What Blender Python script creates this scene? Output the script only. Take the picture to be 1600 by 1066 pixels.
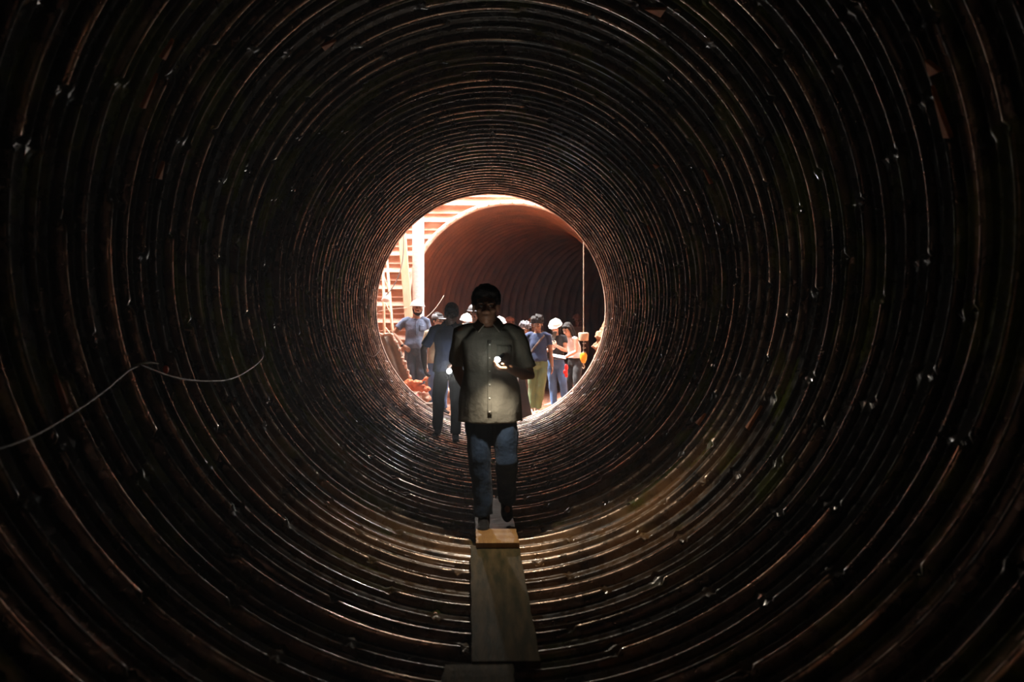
import bpy, bmesh, math, random
import numpy as np
from mathutils import Vector, Matrix, Euler, noise
random.seed(7)
for o in list(bpy.data.objects): bpy.data.objects.remove(o)
S = bpy.context.scene
COL = S.collection
PI = math.pi
V = Vector

# ------------------------------------------------------------------ camera
FPX = 1422.0
CX, CZ = -0.06, 1.48
cam = bpy.data.cameras.new('camera'); camo = bpy.data.objects.new('camera', cam); COL.objects.link(camo)
cam.sensor_width = 36; cam.lens = 36*FPX/1600; cam.clip_start = 0.05; cam.clip_end = 100
camo.location = (CX, 0, CZ)
camo.rotation_euler = (PI/2 - math.atan(11/FPX), 0, -math.atan(38/FPX))
cam.dof.use_dof = True; cam.dof.focus_distance = 13.0; cam.dof.aperture_fstop = 2.8
S.camera = camo
# ------------------------------------------------------------------ view, world, daylight
S.view_settings.view_transform = 'Standard'; S.view_settings.look = 'None'
S.view_settings.gamma = 1; S.view_settings.use_curve_mapping = False
S.view_settings.exposure = 0.0
W = bpy.data.worlds.new('overcast_sky'); S.world = W; W.use_nodes = True
bg = W.node_tree.nodes['Background']
bg.inputs[0].default_value = (0.96, 0.97, 1.0, 1); bg.inputs[1].default_value = 42.0
pl = bpy.data.lights.new('shaft_daylight', 'AREA'); plo = bpy.data.objects.new('shaft_daylight', pl); COL.objects.link(plo)
pl.shape = 'RECTANGLE'; pl.size = 6.4; pl.size_y = 2.7; plo.location = (0, 16.7, 6.95); pl.cycles.is_portal = True
sun = bpy.data.lights.new('sun', 'SUN'); suno = bpy.data.objects.new('sun', sun); COL.objects.link(suno)
sun.energy = 24.0; sun.angle = math.radians(3); sun.color = (1, .95, .88)
suno.rotation_euler = V((0.42, -0.10, -1)).to_track_quat('-Z', 'Y').to_euler()
S.cycles.max_bounces = 7; S.cycles.diffuse_bounces = 4; S.cycles.glossy_bounces = 4
S.cycles.use_denoising = True
S.cycles.sample_clamp_indirect = 6.0

# ------------------------------------------------------------------ constants of the place
R1, YE = 1.90, 15.10       # near tunnel radius, its mouth
YB = 17.95                 # back wall of the shaft
HAZE = 0.005
R2 = 2.02; C2 = V((0.42, YB, 2.0))
def at(px, py, d):         # a point seen at that place of the photograph at distance d
    return V((CX + (px-762)/FPX*d, d, CZ - (py-522)/FPX*d))

# ------------------------------------------------------------------ materials
def mat(name, col, rough=.7, col2=None, scale=8, bump=0, bscale=None, spec=.5, metal=0, emit=None, es=0, sss=0, coat=0, stretch=None, detail=4, thr=(.35,.65), sheen=0):
    m = bpy.data.materials.new(name); m.use_nodes = True
    n = m.node_tree.nodes; l = m.node_tree.links; b = n['Principled BSDF']
    b.inputs['Base Color'].default_value = (*col, 1); b.inputs['Roughness'].default_value = rough
    b.inputs['Specular IOR Level'].default_value = spec; b.inputs['Metallic'].default_value = metal
    b.inputs['Coat Weight'].default_value = coat; b.inputs['Sheen Weight'].default_value = sheen
    tc = n.new('ShaderNodeTexCoord'); mp = n.new('ShaderNodeMapping'); l.new(tc.outputs['Object'], mp.inputs[0])
    if stretch: mp.inputs['Scale'].default_value = stretch
    if col2:
        t = n.new('ShaderNodeTexNoise'); t.inputs['Scale'].default_value = scale; t.inputs['Detail'].default_value = detail
        l.new(mp.outputs[0], t.inputs['Vector'])
        r = n.new('ShaderNodeValToRGB'); r.color_ramp.elements[0].position = thr[0]; r.color_ramp.elements[1].position = thr[1]
        r.color_ramp.elements[0].color = (*col, 1); r.color_ramp.elements[1].color = (*col2, 1)
        l.new(t.outputs['Fac'], r.inputs[0]); l.new(r.outputs[0], b.inputs['Base Color'])
    if bump:
        t2 = n.new('ShaderNodeTexNoise'); t2.inputs['Scale'].default_value = bscale or scale*3; t2.inputs['Detail'].default_value = 4
        l.new(mp.outputs[0], t2.inputs['Vector'])
        bp = n.new('ShaderNodeBump'); bp.inputs['Strength'].default_value = bump; bp.inputs['Distance'].default_value = .02
        l.new(t2.outputs['Fac'], bp.inputs['Height']); l.new(bp.outputs[0], b.inputs['Normal'])
    if emit:
        b.inputs['Emission Color'].default_value = (*emit, 1); b.inputs['Emission Strength'].default_value = es
    if sss:
        b.inputs['Subsurface Weight'].default_value = sss; b.inputs['Subsurface Radius'].default_value = (.02, .008, .005)
    return m

def liner_material():
    """black painted steel liner: olive mildew patches, rust patches, clay in the invert, painted-in light on floor, mouth and crests"""
    m = bpy.data.materials.new('black_steel_liner'); m.use_nodes = True
    n = m.node_tree.nodes; l = m.node_tree.links; b = n['Principled BSDF']
    tc = n.new('ShaderNodeTexCoord')
    def noise_(scale, detail, lo, hi, vec=None, st=None):
        t = n.new('ShaderNodeTexNoise'); t.inputs['Scale'].default_value = scale; t.inputs['Detail'].default_value = detail
        src = tc.outputs['Object']
        if st:
            mp = n.new('ShaderNodeMapping'); mp.inputs['Scale'].default_value = st; l.new(src, mp.inputs[0]); src = mp.outputs[0]
        l.new(src, t.inputs['Vector'])
        mr = n.new('ShaderNodeMapRange'); mr.interpolation_type = 'SMOOTHSTEP'
        mr.inputs['From Min'].default_value = lo; mr.inputs['From Max'].default_value = hi
        l.new(t.outputs['Fac'], mr.inputs['Value']); return mr.outputs[0]
    def mix(f, a, c):
        x = n.new('ShaderNodeMix'); x.data_type = 'RGBA'; l.new(f, x.inputs['Factor'])
        if hasattr(a, 'links'): l.new(a, x.inputs['A'])
        else: x.inputs['A'].default_value = (*a, 1)
        x.inputs['B'].default_value = (*c, 1); return x.outputs['Result']
    c = mix(noise_(9, 6, .3, .7), (.017, .018, .021), (.036, .036, .039))
    c = mix(noise_(1.9, 5, .53, .62), c, (.105, .130, .008))          # olive mildew
    c = mix(noise_(3.7, 8, .64, .72, st=(1, 1.6, 1)), c, (.10, .055, .035))    # rust
    # clay and mud on the invert
    sx = n.new('ShaderNodeSeparateXYZ'); l.new(tc.outputs['Object'], sx.inputs[0])
    mz = n.new('ShaderNodeMapRange'); mz.inputs['From Min'].default_value = 0.55; mz.inputs['From Max'].default_value = 0.05
    l.new(sx.outputs['Z'], mz.inputs['Value'])
    mu = n.new('ShaderNodeMath'); mu.operation = 'MULTIPLY'; l.new(mz.outputs[0], mu.inputs[0]); l.new(noise_(5, 6, .38, .6, st=(1, 2.2, 1)), mu.inputs[1])
    c = mix(mu.outputs[0], c, (.17, .095, .04))
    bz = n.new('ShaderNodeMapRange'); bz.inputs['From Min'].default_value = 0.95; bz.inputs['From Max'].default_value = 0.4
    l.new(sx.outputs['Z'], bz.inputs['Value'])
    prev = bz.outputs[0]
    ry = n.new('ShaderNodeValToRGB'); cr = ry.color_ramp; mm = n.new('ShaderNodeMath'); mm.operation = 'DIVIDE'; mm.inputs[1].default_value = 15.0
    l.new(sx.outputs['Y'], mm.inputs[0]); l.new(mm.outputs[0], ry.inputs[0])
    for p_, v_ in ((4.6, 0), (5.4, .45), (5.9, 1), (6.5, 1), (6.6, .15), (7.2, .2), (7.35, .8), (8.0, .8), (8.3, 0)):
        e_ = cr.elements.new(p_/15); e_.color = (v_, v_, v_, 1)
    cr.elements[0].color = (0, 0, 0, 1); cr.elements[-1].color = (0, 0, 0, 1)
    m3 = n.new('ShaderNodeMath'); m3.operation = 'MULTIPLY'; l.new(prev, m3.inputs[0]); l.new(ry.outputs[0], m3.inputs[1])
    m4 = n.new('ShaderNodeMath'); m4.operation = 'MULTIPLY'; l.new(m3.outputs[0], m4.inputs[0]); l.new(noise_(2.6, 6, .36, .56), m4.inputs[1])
    c = mix(m4.outputs[0], c, (.34, .19, .085))  # brighter clay band painting the torch's pool of light onto the floor
    my = n.new('ShaderNodeMapRange'); my.inputs['From Min'].default_value = 12.2; my.inputs['From Max'].default_value = 15.0
    l.new(sx.outputs['Y'], my.inputs['Value'])
    m2 = n.new('ShaderNodeMath'); m2.operation = 'MULTIPLY'; l.new(my.outputs[0], m2.inputs[0]); l.new(noise_(3, 6, .28, .5), m2.inputs[1])
    c = mix(m2.outputs[0], c, (.15, .08, .055))  # browner and brighter towards the mouth: daylight painted into the colour
    # highlights on the rib crests painted in as bright brownish metal
    cb = n.new('ShaderNodeCombineXYZ'); l.new(sx.outputs['X'], cb.inputs['X'])
    sz = n.new('ShaderNodeMath'); sz.operation = 'SUBTRACT'; sz.inputs[1].default_value = R1; l.new(sx.outputs['Z'], sz.inputs[0]); l.new(sz.outputs[0], cb.inputs['Y'])
    ln = n.new('ShaderNodeVectorMath'); ln.operation = 'LENGTH'; l.new(cb.outputs[0], ln.inputs[0])
    mr_ = n.new('ShaderNodeMapRange'); mr_.inputs['From Min'].default_value = R1+.014; mr_.inputs['From Max'].default_value = R1+.005; l.new(ln.outputs['Value'], mr_.inputs['Value'])
    glint_ = n.new('ShaderNodeMath'); glint_.operation = 'MULTIPLY'; l.new(mr_.outputs[0], glint_.inputs[0]); l.new(noise_(2.3, 4, .40, .56), glint_.inputs[1])
    c = mix(glint_.outputs[0], c, (.78, .58, .45)); l.new(glint_.outputs[0], b.inputs['Metallic'])
    l.new(c, b.inputs['Base Color'])
    rr = n.new('ShaderNodeMapRange'); rr.inputs['To Min'].default_value = .16; rr.inputs['To Max'].default_value = .46
    l.new(noise_(14, 5, .35, .65), rr.inputs['Value']); l.new(rr.outputs[0], b.inputs['Roughness'])
    b.inputs['Specular IOR Level'].default_value = .95
    t2 = n.new('ShaderNodeTexNoise'); t2.inputs['Scale'].default_value = 26; t2.inputs['Detail'].default_value = 5
    l.new(tc.outputs['Object'], t2.inputs['Vector'])
    bp = n.new('ShaderNodeBump'); bp.inputs['Strength'].default_value = .32; bp.inputs['Distance'].default_value = .010
    b.inputs['Coat Weight'].default_value = .6; b.inputs['Coat Roughness'].default_value = .14
    l.new(t2.outputs['Fac'], bp.inputs['Height']); l.new(bp.outputs[0], b.inputs['Normal'])
    return m

M = {}
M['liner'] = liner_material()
M['rust_liner'] = mat('rusty_steel', (.17, .085, .058), .6, (.34, .135, .07), 2.6, .4, 20, thr=(.3, .68))
M['rim'] = mat('pale_clay_dusted_steel', (.72, .58, .48), .5, (.50, .30, .20), 7, .2, 30)
M['shaft'] = mat('clay_streaked_galvanised', (.46, .235, .15), .5, (.60, .40, .30), 3.0, .15, 24, stretch=(1, 1, 1.6), thr=(.45, .70))
M['clay'] = mat('orange_clay', (.42, .19, .10), .85, (.24, .11, .06), 6, .8, 14)
M['plank'] = mat('muddy_plank', (.135, .095, .042), .8, (.045, .042, .016), 3, .35, 22, stretch=(9, 1, 1), spec=.12)
M['plank_lit'] = mat('torchlit_plank', (.52, .30, .11), .6, (.40, .21, .08), 3, .3, 20, stretch=(8, 1, 1), spec=.2)  # orange torchlight on this board is put into its wood colour
M['plank_mud'] = mat('red_mud_plank', (.13, .062, .045), .7, (.08, .04, .03), 4, .3, 20, spec=.12)
M['timber'] = mat('pale_timber', (.78, .62, .44), .6, (.70, .50, .32), 6, .1, 20, stretch=(4, 4, .6))
M['duct'] = mat('pale_ribbed_duct', (.90, .86, .84), .5, (.80, .72, .68), 3, 0)
M['segment'] = mat('grey_brown_segment', (.30, .22, .16), .7, (.22, .15, .11), 6, .3, 30)
M['pale_mud'] = mat('pale_mud', (.62, .42, .32), .8, (.48, .26, .16), 14, .5, 30)
M['orange_cloth'] = mat('orange_cloth', (.80, .24, .09), .7, (.62, .16, .06), 8, .2, 30)
M['white_plastic'] = mat('white_plastic', (.84, .83, .80), .35)
M['helmet'] = mat('helmet_plastic', (.88, .87, .84), .3, coat=.3)
M['grey_helmet'] = mat('dark_grey_helmet', (.07, .07, .075), .5)
M['brown_helmet'] = mat('dusty_brown_helmet', (.30, .12, .07), .5)
M['cable'] = mat('grey_cable', (.10, .10, .10), .5)
M['steel'] = mat('dull_steel', (.30, .27, .24), .4, metal=.8)
M['rope'] = mat('tan_rope', (.45, .38, .30), .8)
M['yellow'] = mat('yellow_paint', (.85, .47, .02), .4, (.7, .32, .02), 20)
M['block'] = mat('tan_block', (.60, .44, .30), .7, (.46, .32, .2), 10)
M['orange_tag'] = mat('orange_plastic', (.55, .08, .03), .5)
M['red'] = mat('red_rubber', (.70, .03, .03), .45)
M['white'] = mat('white_paper', (.85, .84, .82), .6)
M['black'] = mat('black_plastic', (.012, .012, .013), .4)
M['brown_board'] = mat('dark_brown_board', (.05, .022, .014), .7, (.03, .014, .01), 8)
M['rust_patch'] = mat('orange_rust_flake', (.60, .24, .10), .8, (.45, .16, .07), 30)
M['olive'] = mat('olive_tape', (.09, .10, .015), .6)
skin_c = {'tan': (.46, .24, .15), 'brown': (.30, .15, .09), 'light': (.62, .36, .26), 'dark': (.16, .08, .05)}
for k, c in skin_c.items(): M['skin_'+k] = mat('skin_'+k, c, .5, tuple(x*.86 for x in c), 20, .1, 60, sss=.08)
M['hair'] = mat('dark_hair', (.010, .008, .008), .6, (.02, .016, .014), 60, .5, 120, spec=.2)
M['hair_grey'] = mat('greying_hair', (.05, .05, .055), .5, (.22, .22, .24), 50, .5, 120)
M['eye_white'] = mat('eye_white', (.40, .38, .36), .35)
M['lens'] = mat('torch_lens', (1, 1, 1), .3, emit=(1, .98, .95), es=150)
def cloth(name, col, var=.8): 
    M[name] = mat(name, col, .85, tuple(x*var for x in col), 7, .35, 26, sheen=.1)
for nm, c in dict(cream_cloth=(.25, .24, .20), navy_cloth=(.022, .035, .085), slate_cloth=(.13, .17, .26), jeans=(.05, .10, .24), jeans_light=(.07, .15, .34),
                  dark_jeans=(.018, .045, .10), black_cloth=(.012, .012, .014), khaki_cloth=(.42, .37, .24), olive_cloth=(.11, .17, .075), grey_jeans=(.07, .09, .13),
                  white_cloth=(.80, .74, .74), tshirt_navy=(.014, .028, .085), brown_leather=(.10, .055, .035), grey_cloth=(.16, .16, .17), pink_cloth=(.75, .12, .18),
                  dusty_brown_cloth=(.17, .09, .06), boot_tan=(.34, .18, .11), pale_shoe=(.6, .52, .48)).items(): cloth(nm, c)

# ------------------------------------------------------------------ mesh helpers
def link(name, me, m=None, parent=None, smooth=True):
    o = bpy.data.objects.new(name, me); COL.objects.link(o)
    if m: me.materials.append(M[m] if isinstance(m, str) else m)
    if smooth: me.polygons.foreach_set('use_smooth', [True]*len(me.polygons))
    if parent: o.parent = parent
    return o
def np_mesh(name, verts, faces):
    me = bpy.data.meshes.new(name); verts = np.asarray(verts, dtype=np.float32).reshape(-1, 3); faces = np.asarray(faces, dtype=np.int32)
    k = faces.shape[1]
    me.vertices.add(len(verts)); me.vertices.foreach_set('co', verts.ravel())
    me.loops.add(faces.size); me.loops.foreach_set('vertex_index', faces.ravel())
    me.polygons.add(len(faces)); me.polygons.foreach_set('loop_start', np.arange(0, faces.size, k, dtype=np.int32))
    me.update(calc_edges=True); me.validate(); return me
def tag(o, label, cat, group=None):
    o['label'] = label; o['category'] = cat
    if group: o['group'] = group
    return o
def empty(name, loc, label, cat, group=None, rz=0):
    o = bpy.data.objects.new(name, None); COL.objects.link(o); o.location = loc; o.rotation_euler = (0, 0, rz); o.empty_display_size = .1
    return tag(o, label, cat, group)
def struct(o): o['kind'] = 'structure'; return o

class Blob:
    """collects closed shapes; build() either keeps them as they are or fuses them by voxel remeshing"""
    def __init__(s): s.v = []; s.f = []
    def add(s, vs, fs):
        b = len(s.v); s.v += [V(x) for x in vs]; s.f += [tuple(i+b for i in f) for f in fs]
    def box(s, c, size, rot=None):
        h = V(size)/2; R = rot or Matrix.Identity(3); c = V(c)
        vs = [c + R @ V((x*h.x, y*h.y, z*h.z)) for x in (-1, 1) for y in (-1, 1) for z in (-1, 1)]
        s.add(vs, [(0,1,3,2), (4,6,7,5), (0,4,5,1), (2,3,7,6), (0,2,6,4), (1,5,7,3)])
    def ell(s, c, r, rot=None, nu=18, nv=11):
        R = rot or Matrix.Identity(3); c = V(c); r = V(r) if hasattr(r, '__len__') else V((r, r, r))
        vs = [c + R @ V((0, 0, r.z))]
        for i in range(1, nv):
            a = PI*i/nv
            for j in range(nu):
                t = 2*PI*j/nu; vs.append(c + R @ V((r.x*math.sin(a)*math.cos(t), r.y*math.sin(a)*math.sin(t), r.z*math.cos(a))))
        vs.append(c + R @ V((0, 0, -r.z)))
        fs = [(0, 1+j, 1+(j+1) % nu) for j in range(nu)]
        for i in range(nv-2):
            for j in range(nu):
                a = 1+i*nu+j; b = 1+i*nu+(j+1) % nu; fs.append((a, a+nu, b+nu, b))
        e = len(vs)-1; q = 1+(nv-2)*nu
        fs += [(e, q+(j+1) % nu, q+j) for j in range(nu)]
        s.add(vs, fs)
    def loft(s, secs, n=20, up=V((0, 0, 1))):
        """secs: (centre, rx, ry, matrix or None); rings in the local xy plane of the matrix"""
        vs = []
        for c, rx, ry, R in secs:
            R = R or Matrix.Identity(3)
            vs += [V(c) + R @ V((rx*math.cos(2*PI*j/n), ry*math.sin(2*PI*j/n), 0)) for j in range(n)]
        fs = []
        for i in range(len(secs)-1):
            for j in range(n):
                a = i*n+j; b = i*n+(j+1) % n; fs.append((a, b, b+n, a+n))
        fs.append(tuple(range(n-1, -1, -1))); k = (len(secs)-1)*n; fs.append(tuple(range(k, k+n)))
        s.add(vs, fs)
    def tube(s, pts, rad, n=14, caps=(True, True), flat=1.0, side=None):
        """round or flattened tube with hemispherical (True) or cut (False) ends"""
        pts = [V(p) for p in pts]; rad = list(rad) if hasattr(rad, '__len__') else [rad]*len(pts)
        tan = []
        for i in range(len(pts)):
            a = pts[max(i-1, 0)]; b = pts[min(i+1, len(pts)-1)]; tan.append((b-a).normalized())
        ref = V(side) if side else (V((1, 0, 0)) if abs(tan[0].x) < .8 else V((0, 1, 0)))
        secs = []; fr = []
        for t in tan:
            x = (ref - t*ref.dot(t)).normalized(); y = t.cross(x); fr.append(Matrix((x, y, t)).transposed()); ref = x
        if caps[0]:
            for a in (80, 55, 28): secs.append((pts[0]-tan[0]*rad[0]*math.sin(math.radians(a)), rad[0]*math.cos(math.radians(a)), flat*rad[0]*math.cos(math.radians(a)), fr[0]))
        for p, r, R in zip(pts, rad, fr): secs.append((p, r, r*flat, R))
        if caps[1]:
            for a in (28, 55, 80): secs.append((pts[-1]+tan[-1]*rad[-1]*math.sin(math.radians(a)), rad[-1]*math.cos(math.radians(a)), flat*rad[-1]*math.cos(math.radians(a)), fr[-1]))
        s.loft(secs, n)
    def build(s, name, m, parent=None, voxel=0, smooth=2, disp=0, dscale=.08, dseed=0, shade=True, bevel=0):
        me = bpy.data.meshes.new(name); me.from_pydata([tuple(x) for x in s.v], [], s.f); me.update()
        o = bpy.data.objects.new(name, me); COL.objects.link(o)
        if voxel:
            r = o.modifiers.new('r', 'REMESH'); r.mode = 'VOXEL'; r.voxel_size = voxel; r.use_smooth_shade = True
            if smooth: q = o.modifiers.new('s', 'SMOOTH'); q.factor = .5; q.iterations = smooth
        if bevel: q = o.modifiers.new('b', 'BEVEL'); q.width = bevel; q.segments = 2
        if voxel or bevel:
            dg = bpy.context.evaluated_depsgraph_get(); ev = o.evaluated_get(dg); nm = bpy.data.meshes.new_from_object(ev)
            o.modifiers.clear(); o.data = nm; bpy.data.meshes.remove(me); me = nm; me.name = name
        if disp:
            off = V((dseed*3.1, dseed*1.7, dseed*.9))
            co = np.empty(len(me.vertices)*3, dtype=np.float32); me.vertices.foreach_get('co', co); co = co.reshape(-1, 3)
            no = np.empty(len(me.vertices)*3, dtype=np.float32); me.vertices.foreach_get('normal', no); no = no.reshape(-1, 3)
            d = np.array([noise.noise(V((c[0]/dscale, c[1]/dscale, c[2]/dscale*.6))+off) for c in co.tolist()], dtype=np.float32)
            co = co + no*(d[:, None]*disp); me.vertices.foreach_set('co', co.ravel()); me.update()
        me.materials.append(M[m] if isinstance(m, str) else m)
        me.polygons.foreach_set('use_smooth', [bool(shade)]*len(me.polygons))
        if parent: o.parent = parent
        return o

def lerp(a, b, t): return V(a)*(1-t) + V(b)*t
def bez(p, q, sag=(0, 0, 0), n=10):
    return [lerp(p, q, i/n) + V(sag)*4*(i/n)*(1-i/n) for i in range(n+1)]

# ================================================================== THE NEAR TUNNEL
def ring_noise(k, s, j): return random.Random(k*7919+s*131+j).uniform(-1, 1)
def near_tunnel():
    U = .226; NC = 440; y0 = -3.1; K = int((YE - y0)/U)
    prof = [(0.000, .020), (.003, .009), (.008, .003), (.015, .000), (.022, .003), (.027, .009), (.030, .022), (.033, .050), (.060, .058), (.092, .052), (.104, .022), (.116, .016), (.128, .022), (.145, .050), (.180, .058), (.218, .052), (.2225, .030)]
    th = np.arange(NC)/NC*2*PI
    rows = []
    ys = []
    for k in range(K):
        yb = YE - (K-k)*U
        # every ring is bolted up from ten plates, staggered from ring to ring
        off = (k % 2)*NC//20 + (k % 5)*3
        seg = ((np.arange(NC)+off) // (NC//10)) % 10
        pos = ((np.arange(NC)+off) % (NC//10))
        near = max(0., min(1., (12.5-yb)/5))
        dr = np.array([ring_noise(k, s, 0) for s in range(10)])[seg]*(.0015+.0045*near)
        tl = np.array([ring_noise(k, s, 1) for s in range(10)])[seg]*(.06+.20*near)
        low = (np.array([ring_noise(k, s, 2) for s in range(10)])[seg] > .1)*(.001+.021*near)
        jx = (pos < 1)
        wob = np.array([noise.noise(V((math.cos(t)*3, math.sin(t)*3, k*.9))) for t in th])*.005
        for i, (dy, d) in enumerate(prof):
            r = R1 + d + dr + wob
            if i < 7: r = r + (dy-.015)*tl + low + jx*.028
            elif 10 <= i <= 12: r = r + low*.6 - dr
            else: r = r - jx*.030*.6
            rows.append(r); ys.append(yb+dy)
    rows.append(np.full(NC, R1)); ys.append(YE-.012); rows.append(np.full(NC, R1-.004)); ys.append(YE); rows.append(np.full(NC, R1+.16)); ys.append(YE+.002)
    rows = np.array(rows); ys = np.array(ys)
    vx = rows*np.sin(th)[None]; vz = R1 - rows*np.cos(th)[None]; vy = np.repeat(ys[:, None], NC, 1)
    v = np.stack([vx, vy, vz], -1).reshape(-1, 3)
    nr = len(ys); a = (np.arange(nr-1)[:, None]*NC + np.arange(NC)[None]); b = (np.arange(nr-1)[:, None]*NC + (np.arange(NC)+1)[None] % NC)
    f = np.stack([a, b, b+NC, a+NC], -1).reshape(-1, 4)
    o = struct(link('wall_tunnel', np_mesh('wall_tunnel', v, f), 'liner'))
    o['label'] = 'black ribbed steel tunnel lining of bolted ring plates'
    try: o.data.set_sharp_from_angle(angle=math.radians(50))
    except Exception: pass
    return o
tun = near_tunnel()
# unseen end cap added behind the camera to shut out outside light
b = Blob(); b.loft([((0, -3.0, R1), 2.1, 2.1, Matrix.Rotation(PI/2, 3, 'X')), ((0, -3.2, R1), 2.1, 2.1, Matrix.Rotation(PI/2, 3, 'X'))], 64)
struct(b.build('wall_light_stop', 'clay', shade=False))
# bolts: heads along the last rings
bl = Blob()
rnd = random.Random(3)
for k in range(1, 26):
    y = YE - k*.226 + .14
    for s in range(20):
        a = 2*PI*(s+.5*(k % 2))/20 + rnd.uniform(-.02, .02)
        c = V((math.sin(a)*(R1+.012), y, R1-math.cos(a)*(R1+.012)))
        bl.ell(c, .009, nu=6, nv=4)
bo = bl.build('flange_bolts', 'steel', tun); bo['kind'] = 'stuff'
rim = Blob()
for j in range(44):
    a = 2*PI*j/44; rim.ell((math.sin(a)*(R1+.022), YE-.225, R1-math.cos(a)*(R1+.022)), .013, nu=6, nv=4)
# end flange of the tunnel, dusted with pale clay
def ring_mesh(r0, r1, y0, y1, n=160, cx=0, cz=R1):
    v = []; f = []
    for (r, y) in ((r0, y0), (r0, y1), (r1, y1), (r1, y0)):
        v += [(cx+math.sin(2*PI*j/n)*r, y, cz-math.cos(2*PI*j/n)*r) for j in range(n)]
    for i in range(4):
        for j in range(n):
            f.append((i*n+j, i*n+(j+1) % n, ((i+1) % 4)*n+(j+1) % n, ((i+1) % 4)*n+j))
    return np_mesh('ring', v, f)
fl = link('end_flange', ring_mesh(R1-.006, R1+.11, YE+.003, YE+.03), 'rim', tun)

# orange flakes of rust / clay stuck on the ribs
for (px, py, w, h, rot) in ((268, 84, 14, 36, -.3), (515, 72, 22, 26, .1), (257, 270, 14, 30, .0), (1465, 100, 30, 28, .2), (1027, 12, 34, 30, .6),
                            (1108, 276, 10, 26, 0), (1026, 258, 18, 10, .3), (1018, 362, 14, 22, .3), (1096, 656, 14, 22, -.6), (1180, 655, 12, 44, -.5),
                            (1480, 175, 18, 90, .25), (105, 620, 14, 70, .3), (240, 150, 10, 60, -.35)):
    # find where the sight line meets the liner
    dx, dz = (px-762)/FPX, -(py-522)/FPX
    A = dx*dx+dz*dz; B = 2*(CX*dx + (CZ-R1)*dz); Cc = CX**2 + (CZ-R1)**2 - (R1-.004)**2
    d = (-B + math.sqrt(B*B-4*A*Cc))/(2*A)
    c = at(px, py, d); nrm = V((-c.x, 0, R1-c.z)).normalized(); tg = V((0, 1, 0)).cross(nrm); k = d/FPX
    up = tg if abs(tg.z) > .3 else tg
    if up.z < 0: up = -up
    wd = V((0, 1, 0))*w*k*1.1 + up.cross(V((0, 1, 0)))*0
    hh = up*h*k
    q = Blob(); p = [c - wd*.5 - hh*.45, c + wd*.5 - hh*.4, c + wd*.1 + hh*.55 + wd*rot]
    inn = nrm*.02
    q.add([x - inn*.6 for x in p] + [x + inn*.5 for x in p], [(0, 1, 2), (5, 4, 3), (0, 3, 4, 1), (1, 4, 5, 2), (2, 5, 3, 0)])
    r_ = q.build('rust_flake', 'rust_patch', tun, shade=False, bevel=.004)
    r_['label'] = 'orange-brown flake of rust on a rib'

# ================================================================== THE SHAFT AND THE FAR TUNNEL
def holed_wall(name, y, cx, cz, r, x0, x1, z0, z1, side):
    """corrugated wall in the XZ plane with a round hole; side = +1 / -1, where the ribs stand out"""
    pitch = .165; nz = int((z1-z0)/pitch*8); nang = 96
    # ring-shaped mesh from the hole to the outer box, then ribs by z
    v = []; f = []; NR = 60; NA = 240
    for i in range(NR+1):
        t = (i/NR)
        for j in range(NA):
            a = 2*PI*j/NA; dx, dz = math.sin(a), -math.cos(a)
            m_ = 1e9
            if dx > 1e-6: m_ = min(m_, (x1-cx)/dx)
            if dx < -1e-6: m_ = min(m_, (x0-cx)/dx)
            if dz > 1e-6: m_ = min(m_, (z1-cz)/dz)
            if dz < -1e-6: m_ = min(m_, (z0-cz)/dz)
            rr = r + (m_-r)*t; X = cx+dx*rr; Z = cz+dz*rr
            v.append((X, y, Z))
    for i in range(NR):
        for j in range(NA):
            f.append((i*NA+j, i*NA+(j+1) % NA, (i+1)*NA+(j+1) % NA, (i+1)*NA+j))
    return v, f
def shaft_profile(z):
    """depth of the corrugation at height z: flat pans between broad and narrow ribs whose upper sides slope outward"""
    u = (z % .33)
    def rib(c, w, h):
        t = (u-c)/w
        if t < 0 or t > 1: return 0
        return h*min(1, t/.18)*(1 if t < .30 else (1-t)/.70)
    return rib(.02, .115, .075) + rib(.20, .05, .040)
def grid_wall(name, org, ux, length, z0, z1, nrm, hole=None, m='shaft', step=.04):
    nx = int(length/step); zs = []; z = z0
    while z < z1: zs.append(z); z += .0110
    zs.append(z1); nz = len(zs)
    v = []; org = V(org); ux = V(ux); nrm = V(nrm)
    for z in zs:
        d = shaft_profile(z)
        for i in range(nx+1):
            p = org + ux*(length*i/nx) + nrm*d; v.append((p.x, p.y, z))
    f = []
    for k in range(nz-1):
        for i in range(nx):
            a = k*(nx+1)+i
            if hole:
                X = (v[a][0]+v[a+1][0])/2; Z = (zs[k]+zs[k+1])/2
                if (X-hole[0])**2+(Z-hole[1])**2 < hole[2]**2: continue
            f.append((a, a+1, a+nx+2, a+nx+1))
    return struct(link(name, np_mesh(name, v, f), m))
SX0, SX1, SZ = -3.1, 3.1, 6.9
wb = grid_wall('wall_back', (SX0, YB, 0), (1, 0, 0), SX1-SX0, -.3, SZ, (0, -1, 0), hole=(C2.x, C2.z, R2+.03))
wb['label'] = 'rust-orange and white corrugated sheet wall of the shaft'
grid_wall('wall_front', (SX0, YE+.02, 0), (1, 0, 0), SX1-SX0, -.3, SZ, (0, 1, 0), hole=(0, R1, R1+.06))
grid_wall('wall_left', (SX0, YE, 0), (0, 1, 0), YB-YE, -.3, SZ, (1, 0, 0))
grid_wall('wall_right', (SX1, YE, 0), (0, 1, 0), YB-YE, -.3, SZ, (-1, 0, 0))
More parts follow.
